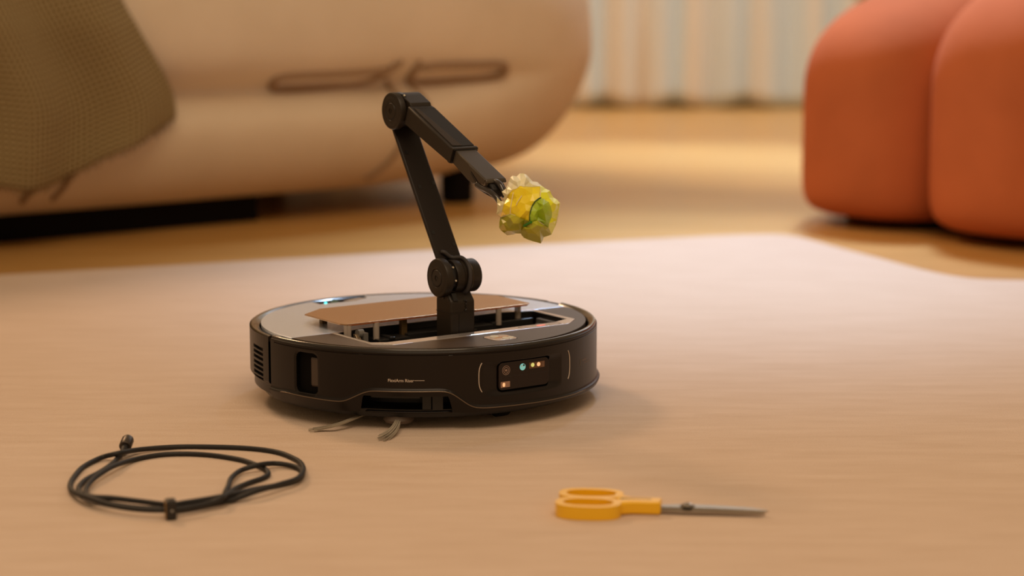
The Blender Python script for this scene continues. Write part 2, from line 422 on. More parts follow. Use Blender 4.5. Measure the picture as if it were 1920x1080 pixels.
# copper lid, slid back over the rear deck
lid = [(-113, -24), (-108.5, -31), (108, -31), (113, -27), (114, 33), (86, 66), (-84, 66), (-113.5, 45)]
mcop = mat('copper_lid', (0.56, 0.35, 0.20), .24, metal=.88)
fb('copper_lid', plate(lid, [], 87.2, 88.6), parent=robot, m=mcop, bevel=.0004)
bm = bmesh.new()
for i in range(3): pass
bm = tube([(x, y, 87.0) for x, y in [(-107, -31.2), (107, -31.2)]], .55, n=6, k=K); fb('lid_edge', bm, parent=robot, m=mat('copper_edge', (.42, .12, .03), .35, metal=.5))
mclr = mat('clear_post', (.62, .52, .45), .25, trans=.35)
for (x, y, w) in ((-110.5, -36, 2.2), (-106, -37, 2.2), (-75, -31, 3.2), (72, -32, 3.0), (103, -20, 3.4)):
    yy = max(y, -30 if abs(x) < 108 else -28)
    bm = lathe([(0, 70), (w, 70), (w, 87.2), (0, 87.2)], (x if x > -108 else -108.5, yy, 0), (0, 0, 1), 16)
    fb('lid_post', bm, parent=robot, m=mclr, smooth=True)
for (x, y) in ((-40, -24), (-97, 36)):
    bm = bmesh.new(); add_box(bm, x - 3.2, x + 3.2, y - 3, y + 3, 79 if y > 0 else 66, 87.2); fb('lid_bracket', bm, parent=robot, m=mat('bracket_bronze', (.16, .10, .04), .4, metal=.5), bevel=.0006)
# button cluster
bm = plate(rrect(1.8, -134.3, 27.6, 26.4, 6.5), [], 74, 77.6); fb('button_well', bm, parent=robot, m=m_black)
mbtn = mat('button_silver', (.66, .58, .54), .22, metal=.6)
halfw = rrect(1.8, -134.3, 27, 25.8, 6.3)
def clipx(poly, keep):   # clip polygon by y line
    out = []; n = len(poly)
    for i in range(n):
        p, q = poly[i], poly[(i+1) % n]; a, b2 = keep(p), keep(q)
        if a >= 0: out.append(p)
        if a * b2 < 0: t = a / (a - b2); out.append((p[0] + (q[0]-p[0])*t, p[1] + (q[1]-p[1])*t))
    return out
for sgn, nm in ((1, 'power'), (-1, 'home')):
    h = clipx(halfw, lambda p: sgn * (p[1] + 134.3) - .45)
    fb('button', plate(h, [], 75, 79.4), parent=robot, m=mbtn, bevel=.0004)
mring = mat('icon_white', (.9, .88, .82), .5)
for (x, y, r) in ((-1.0, -128.2, 3.4), (4.2, -140.6, 3.0), (9.8, -141.0, 2.2)):
    pts = [(x + r*cos(a), y + r*sin(a), 79.6) for a in [i*2*pi/24 for i in range(24)]]
    fb('button_icon', tube(pts, .85, n=6, closed=True, k=K), parent=robot, m=mring)
fb('button_reflection', plate([(-4.5, -136.2), (12, -133.2), (12, -131.6), (-4.5, -133.6)], [], 79, 79.55), parent=robot, m=mat('reflection_orange', (.75, .34, .05), .3, metal=.3))  # orange reflection on the buttons, put in as a coloured plate
# highlight drawn as a glowing strip, and indicator on the frame
fb('highlight_strip', plate([(-13, -107.6), (19, -107.6), (19, -105.6), (-13, -105.6)], [], 79, 79.7), parent=robot, m=mat('highlight_glow', (.8, .9, 1), .3, emit=(.75, .9, 1.0), estr=.55))
o_, i_ = rrect(73, -100.8, 50, 7.5, 2), rrect(73, -100.8, 49.2, 6.7, 1.8)
fb('indicator_outline', plate(o_, [i_], 79.3, 79.42), parent=robot, m=m_armd)
fb('indicator_lamp', plate(rrect(74.5, -101.0, 10, 4.2, 1.9), [], 79.3, 79.5), parent=robot, m=mat('lamp_red', (.8, .2, .15), .4, emit=(1, .28, .2), estr=.6))
# rear sensor
bm = bmesh.new(); prm = [(26, 163), (23.5, 150.5), (1.5, 138.5), (-40, 141.5), (-41, 160)]
plate(prm, [], 66, 74, bm=bm); fb('rear_sensor_pocket', bm, parent=robot, m=MATS['pocket_black'])
bm = bmesh.new(); add_box(bm, -37, 14, 152, 166, 73, 77.6); fb('rear_sensor', bm, parent=robot, m=MATS['inner_black'], bevel=.0006)
fb('sensor_lens', lathe([(0, 0), (5, 0), (5, .8), (0, 1.2)], (-17, 150, 76.6), (0, -.7, .7), 20), parent=robot, m=mat('lens_teal', (.10, .16, .13), .1))
fb('sensor_cover', plate([(-6, 150), (1, 141), (21, 150.5), (17, 156)], [], 71, 78.6), parent=robot, m=mat('sensor_cream', (.38, .33, .30), .35))
fb('status_lamp', lathe([(0, 0), (1.6, 0), (1.6, .6), (0, .8)], (-31, 145.5, 78.2), (0, -1, .2), 16), parent=robot, m=mat('lamp_cyan', (.1, .9, .9), .3, emit=(.1, .95, .95), estr=2.2))

# ---------- camera module on the bumper
A0 = radians(1.1)
def camf(t, z, d):    # t along the tangent, d outward from the 172 plane
    n = Vector((sin(A0), -cos(A0), 0)); tt = Vector((cos(A0), sin(A0), 0)); return n * (172 + d) + tt * t + Vector((0, 0, z))
cm = fb('camera_module', plate(rrect(0, 49.6, 59.4, 26.6, 4.6), [], -3.4, 0, fn=camf), parent=robot, m=m_glassblk, bevel=.0005)
def cpart(name, poly, d0, d1, m, holes=()): return fb(name, plate(poly, holes, d0, d1, fn=camf), parent=cm, m=m)
def circ(x, y, r, n=28): return [(x + r*cos(2*pi*i/n), y + r*sin(2*pi*i/n)) for i in range(n)]
micon = mat('icon_taupe', (.30, .20, .16), .5)
cpart('camera_lens_ring', circ(-21, 55.2, 4.6), 0, .15, micon, [circ(-21, 55.2, 4.1)])
cpart('camera_lens_ring', circ(-21, 55.2, 3.1), 0, .15, micon, [circ(-21, 55.2, 2.5)])
cpart('lens_aperture', rrect(-21, 55.2, 2.6, 2.2, .7), 0, .15, micon)
cpart('lidar_eye', circ(-1.6, 56.4, 3.3), 0, .5, mat('eye_teal', (.20, .50, .48), .2, emit=(.25, .8, .75), estr=.35))
cpart('eye_pupil', circ(-.4, 58.0, 1.0), .5, .7, m_black)
cpart('eye_pupil', circ(-2.9, 57.3, .7), .5, .7, mring)
cpart('flash_window', rrect(15.5, 56.6, 18.5, 6.0, .6), 0, .2, mat('flash_brown', (.13, .055, .022), .25))
cpart('flash_led', circ(10.3, 57, 2.0), .2, .5, mat('led_green', (.6, .62, .2), .3, emit=(.8, .8, .25), estr=.5))
cpart('flash_led', circ(17.4, 56.9, 2.0), .2, .5, mat('led_amber', (.8, .45, .2), .3, emit=(1, .6, .3), estr=.6))
cpart('window_divider', rrect(21.8, 56.6, .4, 5.6, .1), .2, .4, micon)
cpart('window_divider', rrect(23.6, 56.6, .4, 5.6, .1), .2, .4, micon)
cpart('lower_window', rrect(-22, 41.6, 10.8, 5.6, .4), 0, .25, mat('window_tan', (.34, .20, .14), .35))
cpart('lower_led', rrect(-23.8, 41.5, 2.8, 3.9, 1.2), .25, .5, MATS['led_amber'])
cpart('module_seam', [(-28, 49.4), (-2, 49.0), (28, 48.6), (28, 48.3), (-2, 48.7), (-28, 49.1)], 0, .08, m_black)
cpart('module_seam', [(2.9, 49), (3.2, 49), (3.2, 62.6), (2.9, 62.6)], 0, .08, m_black)
# cream arcs either side
for (am, side) in ((-15.6, -1), (20.9, 1)):
    pts = []
    for i in range(17):
        z = 37 + 28 * i / 16; q = abs(i - 8) / 8; a = radians(am - side * 1.0 * q**3.2)
        pts.append((176.75 * sin(a), -176.75 * cos(a), z))
    fb('accent_line', tube(pts, .42, n=6, k=K), parent=robot, m=m_white)
# roller behind the left window
for zz in (0,):
    a = radians(-69.3); M = Matrix.Rotation(a, 4, 'Z')
    bm = bmesh.new(); add_box(bm, -8.0, 8.5, -171.5, -166, 36.5, 65.8, M=M)
    fb('window_block', bm, parent=robot, m=mat('window_block', (.055, .038, .028), .35), bevel=.002)
tl = [((R0 + 2.05) * sin(radians(a)), -(R0 + 2.05) * cos(radians(a)), zridge(a)) for a in [-84 + i * .9 for i in range(136)]]
fb('ridge_highlight', tube(tl, .55, n=6, k=K), parent=robot, m=mat('highlight_satin', (.20, .15, .11), .28, metal=.8), smooth='all')  # satin tube added to draw the highlight along the ridge
# lettering
def lettering(txt, a_mid, zc, size, m, name='lettering', bold=0.0, rr=176.62):
    cu = bpy.data.curves.new('t', 'FONT'); cu.body = txt; cu.size = size; cu.align_x = 'CENTER'; cu.align_y = 'CENTER'; cu.offset = bold
    t = bpy.data.objects.new('t', cu); COL.objects.link(t)
    dg = bpy.context.evaluated_depsgraph_get(); me = bpy.data.meshes.new_from_object(t.evaluated_get(dg))
    bpy.data.objects.remove(t)
    for v in me.vertices:
        a = radians(a_mid) + v.co.x / rr; z = zc + v.co.y
        v.co = Vector((rr * sin(a), -rr * cos(a), z)) * K
    return link(name, me, parent=robot, m=m)
lettering('FlexiArm Riser', -39.75, 50.0, 4.1, m_white, bold=.03)
fb('lettering_dash', tube([(176.6 * sin(radians(a)), -176.6 * cos(radians(a)), 50.2) for a in (-35.6, -34.5, -33.4, -32.5)], .24, n=5, k=K), parent=robot, m=m_white)
mfaint = mat('print_faint', (.22, .16, .12), .6)
lettering('StarSight', 31.2, 50.6, 3.0, mfaint, name='small_lettering', bold=.02)
lettering('Autonomous System', 33.6, 47.4, 1.9, mfaint, name='small_lettering')
fb('lettering_bar', tube([(176.6 * sin(radians(28.0)), -176.6 * cos(radians(28.0)), z) for z in (46, 52.5)], .2, n=5, k=K), parent=robot, m=mfaint)

# ---------- side brush
m_br = mat('bristle', (.36, .31, .24), .6); m_hold = mat('brush_holder', (.12, .088, .068), .5)
hub = Vector((150 * sin(radians(-42)), -150 * cos(radians(-42)), 10))
fb('brush_hub', lathe([(0, 5), (13, 5), (15, 8), (13, 13), (0, 14)], (hub.x, hub.y, 0), (0, 0, 1), 28), parent=robot, m=m_hold, smooth=True)
Ri = Matrix.Rotation(-RT, 4, 'Z')
def L_(x, y, z): 
    p = Ri @ (at(x, y, z) - RC); return Vector((p.x * 1000, p.y * 1000, z * 1000))
def bristles(root_pts, spread, n, seed):
    rnd = random.Random(seed); bm = bmesh.new(); C_ = root_pts
    for i in range(n):
        f = (i / (n-1) - .5) * 2; dz = rnd.uniform(-.8, .8); pts = []
        for k, c in enumerate(C_):
            t = k / (len(C_) - 1); w = 1.6 + (spread - 1.6) * t**1.3
            d = (C_[min(k+1, len(C_)-1)] - C_[max(k-1, 0)]); s = Vector((-d.y, d.x, 0)).normalized()
            pts.append(c + s * f * w * (1 + .15*rnd.uniform(-1, 1)*t) + Vector((0, 0, max(-.8, dz * (1 + t)))))
        pts = spline(pts, 3)
        L2 = len(pts) - rnd.randint(0, 2)
        tube(pts[:L2], .34, bm=bm, n=4, k=K)
    return bm
b1 = [L_(690, 774, .010), L_(665, 784, .009), L_(630, 797, .006), L_(603, 803, .003), L_(580, 807, .0018)]
b2 = [L_(747, 779, .010), L_(746, 790, .0085), L_(739, 804, .006), L_(727, 816, .003), L_(712, 824, .0018)]
hl = [hub + Vector((0, 0, 0)), L_(712, 766, .011), L_(685, 776, .011)]
fb('brush_arm', tube([hub] + hl[1:], lambda t: 3.6 - 1.2*t, n=8, k=K), parent=robot, m=m_hold, smooth='all')
bm = bristles(b1, 3.6, 26, 1); bo = fb('bristles', bm, parent=robot, m=m_br); bo['kind'] = 'stuff'
fb('brush_arm', tube([hub, L_(750, 764, .012), L_(747, 783, .0095)], lambda t: 3.6 - .8*t, n=8, k=K), parent=robot, m=m_hold, smooth='all')
bm = bristles(b2, 7.0, 34, 2); bo = fb('bristles', bm, parent=robot, m=m_br); bo['kind'] = 'stuff'
fb('brush_arm', tube([hub, hub + Vector((30, 30, 2))], 3, n=8, k=K), parent=robot, m=m_hold, smooth='all')

# ---------- arm
armr = robot
XL, XR = -24.5, 3.5
tower = prism_x([(-88, 48), (-61.5, 48), (-61.5, 112), (-64, 121), (-78, 121), (-88, 110)], XL, XR)
tw = fb('arm_base', tower, parent=robot, m=m_arm, bevel=.0016, smooth=True)
bm = bmesh.new(); add_box(bm, -25.0, 4.0, -88.4, -61.2, 98.8, 99.3); fb('base_seam', bm, parent=tw, m=m_black)
bm = bmesh.new()
for zc, sg in ((108.5, 1), (102.6, -1)):
    pts = [( -8.2 + 2.0*cos(a)*1, -88.15, zc + 1.9*sin(a)*sg) for a in [radians(120 - i*26) for i in range(9)]]
    tube(pts, .75, bm=bm, n=6, k=K)
fb('base_mark', bm, parent=tw, m=m_black)
bm = bmesh.new(); add_box(bm, -15.3, -14.8, -88.3, -88, 60, 97.5); fb('base_groove', bm, parent=tw, m=m_black)
bm = prism_x([(-88.5, 111), (-84, 118), (-78, 119), (-84, 109)], -21.5, -16.5); fb('base_slot', bm, parent=tw, m=m_black)
for (y_, z_) in ((-83, 112), (-74, 113)):
    fb('base_screw', lathe([(0, 0), (1.7, 0), (1.7, .5), (0, .5)], (-24.5, y_, z_), (-1, 0, 0), 14), parent=tw, m=m_black)
def joint_disc(cy, cz, x_out, r, depth, name):
    prof = [(0, -.6), (1.5, -.6), (1.5, 0), (3.0, 0), (3.0, .5), (7.8, .5), (8.4, -.3), (9.2, -.3), (9.8, .3), (r*.78, .2), (r*.84, -.3), (r*.90, 0), (r*.97, -.6), (r, -1.8), (r, -depth), (0, -depth)]
    d = fb(name, lathe(prof, (x_out, cy, cz), (-1, 0, 0), 64), parent=robot, m=m_arm, smooth=True, ang=40)
    fb('disc_screw', lathe([(0, -.5), (1.2, -.5), (1.2, .1), (0, .1)], (x_out, cy, cz), (-1, 0, 0), 12), parent=d, m=m_black)
    return d
J1 = (-70.5, 132.2); J2 = (12.5, 291.2)
joint_disc(*J1, -29.5, 19.3, 7.2, 'joint_disc')
fb('joint_gap', lathe([(0, 0), (14.5, 0), (14.5, 8), (0, 8)], (-22.6, *J1), (1, 0, 0), 40), parent=robot, m=m_black, smooth=True)
fb('joint_motor', lathe([(0, 0), (16.6, 0), (17.0, .6), (17.0, 8), (16.6, 8.3), (17.2, 8.6), (17.2, 17), (16.5, 17.3), (16.5, 27.5), (15.5, 29), (0, 29)], (-15.2, *J1), (1, 0, 0), 64), parent=robot, m=m_arm, smooth=True)
fb('motor_ring', lathe([(17.1, 17.6), (17.2, 17.9), (17.0, 18.1)], (-15.2, *J1), (1, 0, 0), 64), parent=robot, m=mat('ring_bronze', (.12, .09, .05), .3, metal=.6))
for dy, dz in ((-8.5, 11.0), (-13.5, -1.5)):
    fb('joint_pin', lathe([(0, 0), (.9, 0), (.9, 1.2), (0, 1.2)], (-17.5, J1[0] + dy - 1.6, J1[1] + dz), (0, -1, 0), 10), parent=robot, m=mat('pin_bright', (.75, .68, .55), .4))
# lower link : thin plate between the joints
d = Vector((.545, .838)); nrm = Vector((-.838, .545))
def lk(al, off): p = Vector((-64.9, 149.5)) + d * al + nrm * off; return (p.x, p.y)
fb('joint_neck', prism_x([lk(-20, -2), lk(3, -1.5), lk(3, -6), lk(-20, -10)], -19, -5), parent=robot, m=m_armd, bevel=.001)
low = fb('lower_link', prism_x([lk(0, 0), lk(152, 0), lk(152, -4.2), lk(0, -4.2)], XL, XR), parent=robot, m=mat('link_dark', (.011, .006, .004), .5, spec=.35), bevel=.0012, smooth=True)
bm = bmesh.new()
for (al, x_) in ((81, -17), (84, 0.5), (30, -19.5), (15, 0), (120, -19)):
    p0 = lk(al - 2, 0.25); p1 = lk(al + 2, .25); p2 = lk(al + 2, -1); p3 = lk(al - 2, -1)
    fb('link_port', prism_x([p0, p1, p2, p3], x_ - 1.8, x_ + 1.8), parent=low, m=m_black)
# cable hose from the link over the motor
hp = [(-18, *lk(8, .5)), (-16, *lk(6, 2.5)), (-10, -67, 150.8), (-3, -74, 151), (-1.5, -81.5, 147), (-2, -88.0, 139), (-3, -89.3, 130), (-4, -86.5, 121), (-5, -80, 116)]
fb('cable_hose', tube(spline(hp, 8), 2.0, n=10, k=K), parent=robot, m=mat('hose', (.035, .03, .03), .6), smooth='all')
# upper joint
joint_disc(*J2, -29.5, 18.7, 6.6, 'joint_disc')
fb('upper_motor', lathe([(0, 0), (15.5, 0), (16.0, .6), (16.0, 8), (15.2, 8.4), (15.2, 14), (16, 14.4), (16, 26), (15, 27.6), (0, 27.6)], (-21, *J2), (1, 0, 0), 56), parent=robot, m=m_armd, smooth=True)
# shoulder cover: rounded over the joint, runs into the sleeve
du = Vector((-.908, -.419)); nu = Vector((-.419, .908))      # along the forearm, and its top normal
T0 = Vector((-13, 297))
def up(al, off): p = T0 + du * al + nu * off; return (p.x, p.y)
cov = [up(0, 0), up(-3, 2.2)] + [(J2[0] + 18.2 * cos(radians(t)), J2[1] + 18.2 * sin(radians(t))) for t in (122, 108, 94, 80, 66, 52, 38)] + [(J2[0] + 13, J2[1] + 5), (J2[0], J2[1] - 10), up(-6, -19), up(0, -19)]
fb('shoulder_cover', prism_x(cov, -21.8, 2.6), parent=robot, m=m_arm, bevel=.0014, smooth=True)
bm = prism_x([(J2[0] - 9, J2[1] + 17.2), (J2[0] - 1, J2[1] + 18.8), (J2[0] + 5, J2[1] + 17.6), (J2[0] - 2, J2[1] + 15), (J2[0] - 14, J2[1] + 9), (J2[0] - 17, J2[1] + 10.5)], -22.4, -18.6)
fb('shoulder_slot', bm, parent=robot, m=m_black)
fb('shoulder_pin', lathe([(0, 0), (1.0, 0), (1.0, .9), (0, .9)], (-20.5, J2[0] - 11, J2[1] + 15.6), (0, -.6, .8), 10), parent=robot, m=MATS['pin_bright'])
fb('shoulder_cap', lathe([(0, 0), (12.5, 0), (13.2, .8), (13.2, 5.4), (12.3, 6.6), (0, 6.6)], (2.6, *J2), (1, 0, 0), 48), parent=robot, m=m_arm, smooth=True)
# sleeve
sl = fb('forearm_sleeve', prism_x([up(-1, 0), up(88, 0), up(88, -14.2), up(85, -15.0), up(40, -17.4), up(-1, -19)], XL - .6, XR + .6), parent=robot, m=m_arm, bevel=.0016, smooth=True)
fb('sleeve_pad', prism_x([up(4, .55), up(82.5, .55), up(82.5, -.4), up(4, -.4)], XL + 3.0, XR - .4), parent=sl, m=m_armd, bevel=.0003)
bm = bmesh.new()
for i in range(44):
    a = 6 + i * 1.72; w = 4.5 + 5.5 * (i / 43.) 
    q = [(XL + 3.2, a), (XL + 3.2 + w, a + w * .55), (XL + 3.2 + w, a + w * .55 + .75), (XL + 3.2, a + .85)]
    plate(q, [], .4, 1.0, bm=bm, fn=lambda x, al, o: Vector((x, *up(min(al, 82.5), o))))
rb_ = fb('grip_rib', bm, parent=sl, m=mat('rib_brown', (.06, .043, .032), .5)); rb_['kind'] = 'stuff'
fb('sleeve_collar', prism_x([up(84.5, 1.0), up(88.6, 1.0), up(88.6, -15), up(84.5, -15.4)], XL - .9, XR + .9), parent=sl, m=m_arm, bevel=.0008)
fb('sleeve_seam', prism_x([up(88.4, .2), up(89.6, .2), up(89.6, -14.6), up(88.4, -14.6)], XL + .4, XR - .4), parent=sl, m=m_black)
# inner telescoping link with its bevelled lower end
il = fb('telescopic_link', prism_x([up(88, -.6), up(146, -.6), up(149, -3.2), up(141, -9), up(128, -15.2), up(120, -16.4), up(88, -14)], XL + 2.2, XR - 2.2), parent=robot, m=mat('telescopic_arm', (.062, .048, .034), .40, metal=.3), bevel=.0012, smooth=True)
fb('link_blade', prism_x([up(116, -1.2), up(120, -4.2), up(138, -8.2), up(146, -6), up(146, -.9)], XL + 1.2, XL + 2.6), parent=il, m=MATS['telescopic_arm'], bevel=.0005)
fb('link_shadow_slot', prism_x([up(121, -5.0), up(136, -9.4), up(134, -11.6), up(122, -8.0)], XL + 1.7, XL + 2.6), parent=il, m=m_black)
# gripper
fb('gripper_head', prism_x([up(138, -6), up(150, -3.6), up(156, -6), up(158, -14), up(146, -17), up(132, -15)], -18.5, -2.5), parent=robot, m=m_armd, bevel=.0015, smooth=True)
fb('gripper_clip', prism_x([up(139.5, -3.6), up(146.5, -2.6), up(146.5, -7.6), up(140.5, -8.6)], -22.6, -15.6), parent=robot, m=mat('clip_grey', (.24, .20, .17), .4, metal=.4), bevel=.0006)
def finger(x0, pts, r0=4.0, r1=2.0, name='gripper_finger'):
    P = [(x0 + p[2], *up(p[0], p[1])) for p in pts]
    o = fb(name, tube(spline(P, 6), lambda t: r0 + (r1 - r0) * t, n=10, k=K), parent=robot, m=mat('finger_gloss', (.022, .016, .013), .25, coat=.4), smooth='all')
finger(-19, [(134, -12.5, -2), (142, -11.5, -2), (150, -9.5, -2), (160, -8.6, -1), (168, -10.2, 0), (173, -13.5, 1)], 3.4, 2.6)
finger(-4, [(140, -10, 0), (150, -10, 1), (160, -9, 1), (170, -10, 0)])
finger(-11, [(140, -6, 0), (152, -2, 0), (160, -4, 0), (166, -9, 0)], 3.4, 2.2)
fb('finger_rod', tube([(-21.5, *up(131, -14.6)), (-21.5, *up(140, -15.0)), (-20.5, *up(150, -14.2))], .5, n=6, k=K), parent=robot, m=mat('rod_steel', (.4, .34, .28), .3, metal=.8))

# ================================================================ CRUMPLED WRAPPER (held by the gripper)
bc = RC + Matrix.Rotation(RT, 3, 'Z') @ (Vector((-8, -196, 212)) * K)
ball = empty('crumpled_wrapper', bc)
tag(ball, 'crumpled yellow and green paper wrapper ball gripped at the end of the robot arm', 'wrapper')
PX = bc.y * cos(PITCH) / F * 1.0
view = (bc - Vector((0, 0, CH))).normalized()
rt = Vector((1, 0, 0)); rt = (rt - view * rt.dot(view)).normalized(); upv = rt.cross(view) ; 
scale_mm = (bc - Vector((0, 0, CH))).length / F / 6.747       # metres per zoom-pixel of the study crop
OUT = [(500, 190), (520, 140), (548, 118), (600, 128), (640, 88), (690, 92), (722, 104), (760, 145), (800, 190), (860, 198), (905, 238), (960, 280), (1020, 308), (1042, 360), (1065, 395), (1110, 420), (1147, 462), (1140, 530), (1128, 610), (1110, 680), (1092, 745), (1068, 800), (1040, 862), (990, 880), (942, 895), (928, 935), (905, 975), (850, 958), (795, 945), (740, 925), (690, 902), (662, 870), (652, 850), (590, 848), (560, 862), (480, 872), (440, 842), (400, 810), (378, 775), (382, 700), (392, 645), (360, 615), (344, 600), (355, 540), (352, 470), (350, 395), (400, 440), (432, 440), (440, 380), (410, 322), (455, 290), (480, 240)]
CX, CY = 755, 530
REG = dict(
 yellow_panel=[(505, 350), (540, 300), (620, 270), (700, 256), (800, 262), (890, 255), (902, 330), (890, 400), (830, 440), (790, 500), (768, 570), (762, 690), (700, 672), (640, 650), (580, 618), (530, 602), (470, 618), (396, 642), (420, 560), (440, 480), (480, 400)],
 lime_panel=[(890, 255), (905, 238), (960, 280), (1020, 308), (1042, 360), (1065, 395), (1110, 420), (1147, 462), (1140, 530), (1128, 610), (1110, 680), (1092, 745), (1068, 800), (1040, 862), (1000, 770), (1005, 720), (1040, 640), (1045, 580), (1025, 500), (960, 430), (940, 410), (890, 400), (902, 330)],
 green_fold=[(890, 400), (940, 410), (960, 430), (1025, 500), (1045, 580), (1040, 640), (1005, 720), (1000, 770), (940, 740), (860, 680), (800, 700), (762, 690), (768, 570), (790, 500), (830, 440)],
 green_petal=[(396, 642), (470, 618), (530, 602), (580, 618), (640, 650), (700, 672), (762, 690), (690, 735), (662, 800), (652, 850), (590, 848), (530, 815), (480, 815), (440, 842), (400, 810), (378, 775), (382, 700)],
 olive_petal=[(690, 735), (762, 690), (800, 700), (860, 680), (940, 740), (1000, 770), (1040, 862), (990, 880), (942, 895), (928, 935), (905, 975), (850, 958), (795, 945), (740, 925), (690, 902), (662, 870), (652, 850), (662, 800)])
def inside(p, poly):
    c = False; n = len(poly)
    for i in range(n):
        (x1, y1), (x2, y2) = poly[i], poly[(i+1) % n]
        if (y1 > p[1]) != (y2 > p[1]) and p[0] < (x2-x1) * (p[1]-y1) / (y2-y1) + x1: c = not c
    return c
def rout(th):
    best = 1e9; dx, dy = cos(th), sin(th)
    for i in range(len(OUT)):
        (x1, y1), (x2, y2) = OUT[i], OUT[(i+1) % len(OUT)]
        ex_, ey_ = x2-x1, y2-y1; den = dx*ey_ - dy*ex_
        if abs(den) < 1e-9: continue
        t = ((x1-CX)*ey_ - (y1-CY)*ex_) / den; u = ((x1-CX)*dy - (y1-CY)*dx) / den
        if t > 0 and -1e-6 <= u <= 1+1e-6: best = min(best, t)
    return best
def regof(p):
    for k, v in REG.items():
        if inside(p, v): return k
    return 'cream_panel'
rnd = random.Random(11)
pts = list(OUT); reg_pts = {}
for v in REG.values():
    for p in v:
        if min((p[0]-q[0])**2 + (p[1]-q[1])**2 for q in pts) > 60: pts.append(p)
key = {(600, 200): 3, (560, 230): -2.5, (650, 180): -1.5, (640, 250): 2, (700, 210): 1.5, (760, 200): -2, (800, 235): 2, (720, 150): 2, (560, 180): -2, (480, 290): 3, (500, 260): -1, (470, 350): 2.5,
       (700, 285): 3.0, (570, 350): 2.5, (660, 380): -.5, (600, 490): 1.5, (720, 560): 2, (800, 350): -1.0, (880, 340): 1.5, (640, 560): -.5, (540, 420): -1.2, (520, 520): 1.5, (770, 440): 0,
       (930, 490): 9, (890, 510): 1, (925, 530): 10, (950, 600): 8, (860, 560): 1, (820, 620): 2, (970, 700): 4, (1000, 560): 3, (870, 640): -3, (850, 450): 0, (1000, 450): 1,
       (980, 330): 0, (1060, 460): 3, (1080, 560): -1, (1060, 700): 3, (1010, 400): 2, (1100, 480): 2,
       (520, 650): 5, (470, 700): -1, (560, 720): 4, (620, 720): 3, (500, 780): 0, (430, 720): 2, (640, 800): 2,
       (780, 790): 6, (860, 740): 8, (840, 850): 3, (890, 800): 4, (960, 800): 0, (900, 900): 1, (740, 840): 5, (700, 780): 6, (920, 760): 6,
       (390, 500): -3, (380, 560): -4}
for p in key: pts.append(p)
tries = 0
while tries < 4000 and len(pts) < 190:
    tries += 1; p = (rnd.uniform(345, 1147), rnd.uniform(88, 975))
    if not inside(p, OUT): continue
    if min((p[0]-q[0])**2 + (p[1]-q[1])**2 for q in pts) > 58**2 and min([(p[0]-q[0])**2 + (p[1]-q[1])**2 for q in OUT]) > 22**2: pts.append(p)
n0 = len(OUT)
res = delaunay_2d_cdt([Vector(p) for p in pts], [(i, (i+1) % n0) for i in range(n0)], [], 0, 1e-4)
V2 = [tuple(v) for v in res[0]]; T2 = [t for t in res[2] if len(t) == 3]
lift = dict(cream_panel=0, yellow_panel=-.4, lime_panel=.4, green_fold=.8, green_petal=1.4, olive_petal=2.2)
def depth(p, sgn=1):
    rr = sqrt((p[0]-CX)**2 + (p[1]-CY)**2); th = atan2(p[1]-CY, p[0]-CX); q = min(1, rr / rout(th)) if rr > 1 else 0
    return sgn * 27 * (1 - q**2.4)**.62
def jit(p):
    k = (round(p[0]), round(p[1]))
    if k in key: return key[k] * .8
    return 2.4 * noise.noise(Vector((p[0]*.012, p[1]*.012, 5))) + .9 * noise.noise(Vector((p[0]*.04, p[1]*.04, 1)))
def P3(p, d): return (rt * ((p[0]-CX) * scale_mm) - upv * ((p[1]-CY) * scale_mm) - view * d * K)
CXoff = rt * ((CX - 755) * scale_mm)
def paper(name, c1, c2, rough=.38):
    m_ = mat(name, c1, rough, coat=.15, coatr=.3); noisy(m_, c1, c2, nscale=60, bump=.25, bscale=120, bdist=.0008); return m_
pm = dict(cream_panel=paper('foil_cream', (.72, .66, .32), (.78, .75, .58)), yellow_panel=paper('foil_yellow', (.90, .70, .008), (.88, .74, .02), .3), lime_panel=paper('foil_lime', (.76, .84, .012), (.82, .84, .02)),
          green_fold=paper('foil_green', (.30, .50, .015), (.46, .60, .03), .3), green_petal=paper('foil_moss', (.28, .32, .015), (.50, .44, .02)), olive_petal=paper('foil_olive', (.38, .40, .018), (.44, .42, .03)))
faces_by = {}
for t in T2:
    c = (sum(V2[i][0] for i in t)/3, sum(V2[i][1] for i in t)/3)
    if not inside(c, OUT): continue
    faces_by.setdefault(regof(c), []).append(t)
for rg, fs in faces_by.items():
    bm = bmesh.new(); mp_ = {}
    edge = set(range(n0))
    for t in fs:
        for i in t:
            if i not in mp_:
                p = V2[i]; dd = depth(p) + (0 if i in edge else jit(p) + lift[rg]); mp_[i] = bm.verts.new(P3(p, dd))
        bm.faces.new([mp_[i] for i in t])
    fb(rg, bm, parent=ball, m=pm[rg])
bm = bmesh.new(); mp_ = {}
for t in [t for fs in faces_by.values() for t in fs]:
    for i in t:
        if i not in mp_:
            p = V2[i]; dd = depth(p, -1) + (0 if i < n0 else jit((p[0]+300, p[1]))); mp_[i] = bm.verts.new(P3(p, dd))
    bm.faces.new([mp_[i] for i in t])
fb('back_fold', bm, parent=ball, m=pm['cream_panel'])
ln = [(905, 396), (870, 412), (830, 445), (795, 500), (774, 560), (763, 620), (762, 688)]
fb('green_seam', tube([P3(p, depth(p) + jit(p) + 1.3) for p in ln], .0006, n=6), parent=ball, m=mat('dark_green', (.02, .07, .015), .4))
ln = [(690, 752), (725, 732), (760, 712), (788, 702)]
fb('green_seam', tube([P3(p, depth(p) + jit(p) + 3.6) for p in ln], .0012, n=6), parent=ball, m=mat('leaf_green', (.03, .19, .02), .4))

